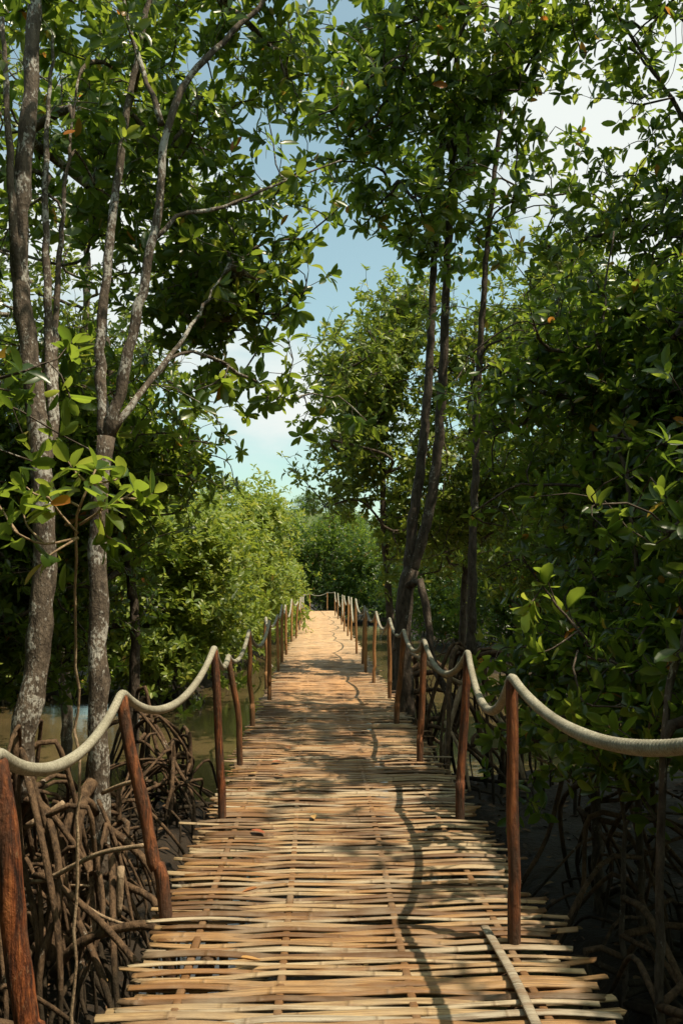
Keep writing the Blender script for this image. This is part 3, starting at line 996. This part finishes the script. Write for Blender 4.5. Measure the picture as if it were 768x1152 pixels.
# ---- distant bushes: a few prototypes, copied -------------------------------
def bush_proto(seed, leaf, H, R, n=120, lsize=.13, name='mangrove_bush'):
    rng = np.random.default_rng(seed)
    t = empty(name, (0, 0, 0))
    b = MB()
    stems = []
    for k in range(4):
        a = rng.uniform(0, 6.28)
        p = curve([(.1 * math.cos(a), .1 * math.sin(a), -.3), (.3 * math.cos(a), .3 * math.sin(a), H * .3), (R * .45 * math.cos(a), R * .45 * math.sin(a), H * .7)], .2)
        stems.append((p, taper(len(p), .06, .02)))
        b.tube(*stems[-1], 7)
    for k in range(16):
        a = rng.uniform(0, 6.28)
        c, r = arch_root(np.array([0, 0, rng.uniform(.3, 1.0)]), a, rng.uniform(.5, R * .8), -.3, rng, .035, .02)
        b.tube(c, r, 6)
    b.build('trunk', M['bark'], t)
    cs, ts = clumps([((0, 0, H * .60), (R, R, H * .40), n), ((0, 0, H * .28), (R * .95, R * .95, H * .22), n // 2), ((R * .3, -.2 * R, H * .82), (R * .5, R * .5, H * .22), n // 4)], rng, 15, .30)
    b = MB()
    ax = (ts - np.array([0, 0, H * .3])) * .3 + np.array([0, 0, .6]) + rng.normal(0, .4, ts.shape)
    rosettes(b, ts, ax, rng, lsize, 7, 1, False, bias=.15 if leaf == 'leaf_lit_tint' else -.28)  # leaf tone paints sunlight onto the bright bushes; the others go darker
    b.build('crown', M[leaf], t)
    return t


def copy_tree(o):
    c = o.copy()
    COL.objects.link(c)
    for ch in list(o.children):
        d = ch.copy()
        COL.objects.link(d)
        d.parent = c
    return c


protoA = bush_proto(71, 'leaf_lit_tint', 4.2, 1.9, 150, .165)
protoB = bush_proto(72, 'leaf_lit_tint', 5.2, 2.2, 170, .17)
protoC = bush_proto(73, 'leaf', 5.6, 2.3, 170)
protoD = bush_proto(74, 'leaf', 4.6, 2.4, 150, .14)
used = set()


def place(proto, X, Y, rz, s, label, group, sz=None):
    o = proto if proto.name not in used else copy_tree(proto)
    used.add(o.name)
    o.location = (X, Y, float(ground_z(X, Y)) + .05)
    o.rotation_euler = (0, 0, rz)
    o.scale = (s, s, sz or s)
    tag(o, label, 'mangrove bush', group)


GL = 'bright bushes on the left bank'
GR = 'trees on the far right bank'
GE = 'dark trees beyond the end of the walkway'
place(protoA, -3.5, 19.2, .3, 1.0, 'low sunlit bush at the water edge, nearest on the left bank', GL, 1.0)
place(protoA, -3.6, 23.5, 3.3, 1.05, 'sunlit bush second along the left bank, left of the tallest one', GL, 1.12)
place(protoB, -3.1, 28.2, 1.3, 1.0, 'tallest yellow green bush of the left bank, rising into the sky gap', GL, 1.10)
place(protoA, -2.9, 33.5, 2.1, 1.05, 'bright rounded bush behind the tallest one on the left bank', GL, .98)
place(protoB, -3.0, 40.0, 4.0, .9, 'sunlit bush next to the far left posts', GL, .75)
place(protoB, -2.9, 47.5, 5.0, .8, 'smallest looking sunlit bush at the far end of the left rail', GL, .75)
place(protoA, -7.6, 19.5, 5.2, 1.1, 'sunlit bush at far left, half hidden behind the shaded tree', GL)
place(protoD, -8.5, 25.0, 2.0, 1.1, 'green bush behind the left bank row, seen between trunks', GL)
place(protoC, -9.8, 16.5, 2.4, 1.0, 'dark bush deep behind the left trunks', GL)
place(protoC, -5.6, 64.0, .6, 1.25, 'taller dark green tree peeking above the bright left bushes', GL, 1.5)
for q, (X, Y, s, lab) in enumerate([(-2.9, 62, 1.55, 'dark tree just left of the walkway end'), (.8, 61, 1.3, 'dark tree straight behind the rope across the walkway end'), (4.2, 59, 1.35, 'dark tree just right of the walkway end'),
                                    (2.2, 70, 1.5, 'tree rising behind the dark trees at the walkway end'), (7.5, 57, 1.3, 'dark tree right of the walkway end, behind the far right posts')]):
    place(protoC if q % 2 else protoD, X, Y, q * 1.7, s, lab, GE)
for q, (X, Y, s, lab) in enumerate([(4.9, 43, 1.1, 'green tree beside the farthest right posts'), (5.4, 36, 1.15, 'green tree on the right bank left of the double trunk'), (6.6, 30.5, 1.15, 'dim tree behind the leaning double trunk at the water edge'),
                                    (9.2, 28, 1.15, 'dim tree behind the slender right trunk at the water edge'), (12.5, 25, 1.2, 'dim tree behind the shaded right thicket'), (10.5, 36, 1.4, 'tall tree further back on the right bank'),
                                    (13.0, 19.5, 1.2, 'dim tree low behind the right thicket')]):
    place(protoD if q % 2 else protoC, X, Y, q * 2.3 + 1, s, lab, GR)
for q, (X, Y, sc_, lab) in enumerate([(-5.6, -.6, 1.5, 'added unseen tall tree behind the camera on the left bank'), (-7.6, 4.6, 1.6, 'added unseen tall tree outside the left edge'), (-2.2, -6.0, 1.6, 'added unseen tree behind the camera, left of the walkway'),
                                      (2.6, -6.5, 1.6, 'added unseen tree behind the camera, right of the walkway'), (-7.5, 9.5, 1.5, 'added unseen tall tree beyond the left edge further along')]):
    place(protoC if q % 2 else protoD, X, Y, q * 1.9, sc_, lab, 'unseen trees added to block sky light')  # unseen trees around the camera, added to block sky light and deepen shade
hb = [(-6, 285, 4.5), (10, 282, 3.4), (-16, 288, 3.6)]
for q, (dx, Y, s) in enumerate(hb):
    o = copy_tree(protoC)
    X = hc[0] + dx + 4
    zz = -3 + 27.0 * math.exp(-((X - hc[0] + 2) / 38) ** 2 - ((Y - 290) / 55) ** 2)
    o.location = (X, Y, zz - 1)
    o.scale = (s * .5, s * .5, s * .35)
    o.rotation_euler = (0, 0, q)
    tag(o, ['tiny tree on the crest of the distant hill', 'tiny tree on the distant hill slope facing right', 'tiny tree on the distant hill slope facing left'][q], 'tree', 'trees on the distant hill')

# ------------------------------------------------------------------ walkway
Yend = on(357, 687.5, 0)[1]
deck = empty('bamboo_walkway', (0, 1.0, 0))
tag(deck, 'long walkway of woven split bamboo slats running straight into the trees', 'walkway')
battens = [-.66, -.30, .20, .64]
slat_w = .0255


def slat_mesh(b, i, y, rng):
    x0 = -.865 + rng.normal(0, .035)
    x1 = .865 + rng.normal(0, .04)
    if rng.random() < .12:
        x1 += rng.uniform(.02, .09)
    if rng.random() < .12:
        x0 -= rng.uniform(.02, .08)
    X = np.linspace(x0, x1, 26)
    ph = np.interp(X, [-1.1, -.66, -.30, .20, .64, 1.05], [-.7, 1, -.55, .5, -1, .8])
    ph = np.sin(ph * PI / 2)
    s = 1 if i % 2 else -1
    amp = rng.uniform(.006, .011)
    Z = s * ph * amp + .003 * np.sin(X * 4 + rng.uniform(0, 6)) + rng.normal(0, .003)
    tilt = rng.normal(0, .020)
    Yc = y + tilt * X + s * ph * .006 + .005 * np.sin(X * rng.uniform(.8, 2.0) + rng.uniform(0, 6)) + rng.normal(0, .005)
    hw = slat_w * rng.uniform(.50, .98) * (1 + .05 * np.sin(X * 9 + rng.uniform(0, 6)))
    th = .007
    # arched cross-section, rounded top
    prof = np.array([[-1, -.5], [-.86, .35], [-.35, .95], [.35, .95], [.86, .35], [1, -.5]])
    roll = rng.normal(0, .12)
    k = len(prof)
    V = np.zeros((len(X), k, 3))
    V[..., 0] = X[:, None]
    V[..., 1] = Yc[:, None] + hw[:, None] * prof[None, :, 0]
    V[..., 2] = Z[:, None] + th * prof[None, :, 1] + roll * hw[:, None] * prof[None, :, 0]
    V[0, :, 0] += rng.normal(0, .006, k)
    V[-1, :, 0] += rng.normal(0, .006, k)
    n = len(X)
    a = (np.arange(n - 1)[:, None] * k + np.arange(k)[None]).ravel()
    c = (np.arange(n - 1)[:, None] * k + (np.arange(k)[None] + 1) % k).ravel()
    f = [np.stack([a, a + k, c + k, c], 1), np.arange(k)[None], np.arange((n - 1) * k, n * k)[None, ::-1]]
    tone = rng.uniform(0, .55) if (s > 0) == (rng.random() < .78) else rng.uniform(.5, 1)
    b.add(V.reshape(-1, 3), f, tone, np.repeat(X + 1.0, k))


rng = np.random.default_rng(5)
y, i = 1.9, 0
rest = MB()
cnt = 0
while y < Yend:
    if cnt < 100 and y > 2.6:
        b = MB()
        slat_mesh(b, i, y, rng)
        b.build('slat', M['bamboo'], deck)
        cnt += 1
    else:
        slat_mesh(rest, i, y, rng)
    i += 1
    y += rng.uniform(.028, .043) if rng.random() > .06 else rng.uniform(.05, .066)
tag(rest.build('slat', M['bamboo'], deck), kind='stuff')
for bx in battens:
    b = MB()
    Yb = np.arange(1.7, Yend, .12)
    P = np.stack([bx + .012 * np.sin(Yb * .9 + bx * 9), Yb, np.full(len(Yb), .002)], 1)
    n = len(P)
    prof = np.array([[-1, -.5], [-.6, .7], [.6, .7], [1, -.5]])
    V = P[:, None] + np.stack([prof[:, 0] * .019, np.zeros(4), prof[:, 1] * .006], 1)[None]
    a = (np.arange(n - 1)[:, None] * 4 + np.arange(4)[None]).ravel()
    c = (np.arange(n - 1)[:, None] * 4 + (np.arange(4)[None] + 1) % 4).ravel()
    b.add(V.reshape(-1, 3), [np.stack([a, c, c + 4, a + 4], 1), np.arange(4)[None, ::-1], np.arange((n - 1) * 4, n * 4)[None]], .24, np.repeat(Yb * .35, 4))
    b.build('batten', M['bamboo'], deck)
for bx in (-.62, 0., .60):
    b = MB()
    c = curve([(bx, 1.6, -.075), (bx + .02, 20, -.075), (bx, 40, -.075), (bx, Yend, -.075)], .8)
    b.tube(c, .035, 8)
    b.build('bearer', M['root'], deck)

# ------------------------------------------------------------------ posts and ropes
ORD = ['', 'first', 'second', 'third', 'fourth', 'fifth', 'sixth', 'seventh', 'eighth', 'ninth', 'tenth', 'eleventh', 'twelfth', 'thirteenth', 'fourteenth', 'fifteenth', 'sixteenth', 'seventeenth', 'eighteenth', 'nineteenth', 'twentieth', 'twenty first', 'twenty second', 'twenty third', 'twenty fourth', 'twenty fifth', 'twenty sixth']
left_px = [((45, 1250), (-4, 858)), ((187, 1032), (137, 785)), ((250, 920), (241, 733)), ((270, 862), (257, 742)), ((284, 817), (280, 712)), ((303, 788), (303, 701)), ((300, 774), (299, 697)),
           ((313, 756), (312, 694)), ((317, 746), (317, 682)), ((322, 737), (321, 682)), ((328, 722), (328, 675)), ((333, 719), (335, 678)), ((337, 709), (338, 673)), ((339, 702), (340, 672)), ((341, 697), (341.5, 670))]
right_px = [((578, 1065), (575, 768)), ((517, 922), (526, 737)), ((472, 859), (477, 724)), ((446, 815), (454, 712)), ((438, 787), (438, 698)), ((420, 769), (423, 690)), ((411, 757), (412, 686)), ((408, 748), (410, 683)),
            ((401, 736), (400, 675)), ((395, 721), (395, 673)), ((391, 716), (392, 672)), ((387, 711), (387, 671)), ((384, 703), (385, 670)), ((380, 697), (380, 668)), ((377, 693), (376.5, 667))]


def make_post(bp, tp, r, rng, label, group, bend=.0):
    Pb = np.array(bp)
    Pt = np.array(tp)
    d = Pt - Pb
    low = Pb - d * ((Pb[2] + 1.9) / d[2]) * np.array([.35, .35, 1])
    mid = [Pb + d * t for t in (.25, .5, .75)]
    mid = [m_ + np.array([rng.normal(0, .006) + bend * math.sin(PI * t), rng.normal(0, .005), 0]) for m_, t in zip(mid, (.25, .5, .75))]
    c = curve([low, Pb] + mid + [Pt], .06)
    n = len(c)
    rr = r * (1.08 - .16 * np.linspace(0, 1, n)) * (1 + .02 * np.sin(np.arange(n) * .9 + rng.uniform(0, 6)) + rng.normal(0, .012, n))
    for _ in range(3):                       # knots
        k = rng.integers(n // 2, n - 2)
        rr *= 1 + .10 * np.exp(-((np.arange(n) - k) / .9) ** 2)
    rr = np.concatenate([rr, [rr[-1] * .8]])
    c = np.vstack([c, c[-1] + [0, 0, .012]])
    b = MB()
    k = 14
    sq = 1 + .05 * np.sin(np.arange(k) * 2 * PI / k * 2 + rng.uniform(0, 6)) + rng.normal(0, .02, k)
    b.tube(c, rr, k, rnd=float(np.clip((Pb[1] - 6) / 10, 0, 1)) * rng.uniform(.6, 1.0), squash=sq[None])  # wood lighter with distance: sunlight on the far posts is painted in
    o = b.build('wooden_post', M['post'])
    # origin at the deck
    return tag(o, label, 'post', group)


rng = np.random.default_rng(9)


def rail(pxs, side, extra_front, group):
    tops = [np.array(p) for p in extra_front]
    for q, (bp, tp) in enumerate(pxs):
        B = on(bp[0], bp[1], 0.0)
        T = at(tp[0], tp[1], B[1] + (.0 if q > 1 else .02))
        r = ([.036, .033, .029, .026] if side == 'left' else [.029, .030, .028, .031])[q] if q < 4 else .028
        look = 'reddish brown wooden post'
        if side == 'left':
            look = ['thick reddish post leaning at the left frame edge, nearest', 'reddish post leaning outward with a knotted foot, second', 'straight dark brown post, third', 'bent thin orange brown post, fourth'][q] if q < 4 else look + ', ' + ORD[q + 1]
        else:
            look = ['nearest upright red brown post beside the loose bamboo strip, first', 'dark upright post in shade, second', 'bright orange brown post, third', 'dark post before the leaning double trunk, fourth'][q] if q < 4 else look + ', ' + ORD[q + 1]
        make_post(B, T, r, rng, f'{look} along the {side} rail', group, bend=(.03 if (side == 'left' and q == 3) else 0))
        tops.append(T + np.array([0, 0, .035]))
    return tops


lt = rail(left_px, 'left', [(-1.1, .6, 1.12)], 'posts of the left rail')
rt = rail(right_px, 'right', [(.80, .2, 1.2), (.76, 1.75, 1.26)], 'posts of the right rail')
make_post((.76, 1.75, 0), (.76, 1.75, 1.23), .031, rng, 'post just outside the right frame edge holding the near rope', 'posts of the right rail')
g0b, g0t = on(348.6, 687, 0), None
g0t = at(348.2, 668, g0b[1])
g1b = on(368, 687, 0)
g1t = at(368, 667, g1b[1])
make_post(g0b, g0t, .032, rng, 'left post of the rope barrier closing the walkway end', 'posts of the end barrier')
make_post(g1b, g1t, .032, rng, 'right post of the rope barrier closing the walkway end', 'posts of the end barrier')


def rope_path(tops, sag):
    out = []
    for k in range(len(tops) - 1):
        a, b_ = tops[k], tops[k + 1]
        L = np.linalg.norm(b_ - a)
        s = (sag[k] if k < len(sag) else .10 * L * rng.uniform(.55, 1.45))
        n = max(10, int(L / .03))
        u = np.linspace(0, 1, n, endpoint=False)[:, None]
        p = a + (b_ - a) * u
        p[:, 2] -= 4 * s * (u * (1 - u))[:, 0] ** .85 / (4 ** .15)
        out.append(p)
    out.append(np.array([tops[-1]]))
    P = np.concatenate(out)
    for _ in range(3):
        P[1:-1] = .25 * P[:-2] + .5 * P[1:-1] + .25 * P[2:]
    return P


def make_rope(tops, sag, r, label):
    P = rope_path(tops, sag)
    L = np.concatenate([[0], np.cumsum(np.linalg.norm(np.diff(P, axis=0), axis=1))])
    stops, t = [], 0.0
    while t < L[-1]:
        stops.append(t)
        yy = np.interp(t, L, P[:, 1])
        t += .005 if yy < 8 else .03
    Q = np.stack([np.interp(stops, L, P[:, a]) for a in range(3)], 1)
    k = 20
    ang = np.arange(k) * 2 * PI / k
    st_ = np.array(stops)
    lay = np.abs(np.cos(1.5 * (ang[None] - st_[:, None] * 2 * PI / .07)))       # three laid strands
    wear = 1 + .05 * np.sin(st_ * 3.1) + .03 * np.sin(st_ * 11.7)
    sq = (.90 + .12 * lay) * wear[:, None]
    sq = np.where((Q[:, 1] < 8)[:, None], sq, .95)
    b = MB()
    b.tube(Q, r, k, squash=sq)
    return tag(b.build('rope', M['rope']), label, 'rope', 'rail ropes')


make_rope(lt, [.12, .17, .22, .12, .16], .0215, 'thick pale rope sagging from post to post along the left rail')
make_rope(rt, [.1, .17, .26, .22, .16, .14], .0215, 'thick pale rope sagging from post to post along the right rail')
make_rope([lt[-1], g0t + [0, 0, .03], g1t + [0, 0, .03], rt[-1]], [.03, .18, .03], .02, 'short rope hanging across the far end of the walkway')

# loose strip, fallen leaves, sticks
b = MB()
p0 = on(545, 1042, .035)
p1 = on(609, 1165, .035)
c = curve([p0, (p0 + p1) / 2 + np.array([.008, 0, .006]), p1], .05)
k = 6
n = len(c)
T = (p1 - p0) / np.linalg.norm(p1 - p0)
S = np.cross(T, [0, 0, 1.])
prof = np.array([[-1, -.4], [-.8, .5], [0, .9], [.8, .5], [1, -.4], [0, -.5]])
V = c[:, None] + S[None, None] * (prof[:, 0] * .020)[None, :, None] + np.array([0, 0, 1.])[None, None] * (prof[:, 1] * .006)[None, :, None]
a = (np.arange(n - 1)[:, None] * k + np.arange(k)[None]).ravel()
d = (np.arange(n - 1)[:, None] * k + (np.arange(k)[None] + 1) % k).ravel()
b.add(V.reshape(-1, 3), [np.stack([a, d, d + k, a + k], 1), np.arange(k)[None, ::-1], np.arange((n - 1) * k, n * k)[None]], 1.0, np.repeat(np.arange(n) * .05, k))
tag(b.build('bamboo_strip', M['bamboo']), 'loose weathered bamboo strip lying lengthwise on the slats by the nearest right post', 'bamboo strip')

fl = [(306, 857, .1, 'curled orange leaf on the slats beside the bent left post'), (289, 870, .7, 'small yellow leaf near the left edge of the walkway'), (318, 873, .95, 'pale tan leaf flat on the slats, third of the cluster by the bent post'),
      (282, 934, .0, 'small red leaf near the foot of the straight left post'), (272, 1004, .35, 'orange leaf lying between slats left of the middle batten'), (294, 1080, .55, 'tan curled leaf nearest the camera on the left'),
      (414, 823, .3, 'small orange leaf right of centre further along the walkway'), (336, 810, .8, 'dry leaf in the middle distance of the walkway'), (321, 840, .4, 'brown orange leaf a little beyond the bent post cluster'), (352, 917, .6, 'small tan leaf near the walkway centre')]
frng = np.random.default_rng(3)
for px, py, rn, lab in fl:
    p = on(px, py, .030)
    b = MB()
    a = frng.uniform(0, 6.28)
    d = np.array([[math.cos(a), math.sin(a), frng.uniform(.1, .35)]])
    leaves(b, p[None], d, np.array([[.2 * math.sin(a), 0, 1.]]), np.array([frng.uniform(.07, .10)]), frng, .5, 0, np.array([rn]))
    tag(b.build('fallen_leaf', M['dry']), lab, 'leaf', 'dry leaves fallen on the walkway')

for pts, r, lab in [([(37, 992, 5.0), (58, 987, 4.9), (110, 961, 4.7), (162, 951, 4.5)], .014, 'long pale stick slanting up to the right over the roots'),
                    ([(136, 975, 5.2), (135, 1010, 5.2), (133, 1030, 5.2)], .022, 'short upright broken stub among the roots'),
                    ([(76, 997, 5.1), (88, 996, 5.0), (101, 997, 5.0)], .008, 'short whitish twig lying on the roots'),
                    ([(72, 1000, 5.0), (110, 1028, 4.9), (146, 1042, 4.8)], .010, 'thin pale stick slanting down to the right'),
                    ([(28, 930, 5.3), (55, 915, 5.3), (72, 903, 5.3)], .022, 'grey stick lying left of the lichen trunk'),
                    ([(116, 892, 5.4), (140, 882, 5.2), (165, 876, 5.1)], .014, 'brown stick pointing right beside the lichen trunk'),
                    ([(598, 850, 6.0), (622, 862, 6.0), (640, 880, 6.1)], .009, 'thin pale twig in the dark right thicket')]:
    c = curve([at(*p) for p in pts], .05)
    b = MB()
    b.tube(c, taper(len(c), r, r * .8), 8)
    tag(b.build('stick', M['stick']), lab, 'stick', 'loose sticks among the roots')
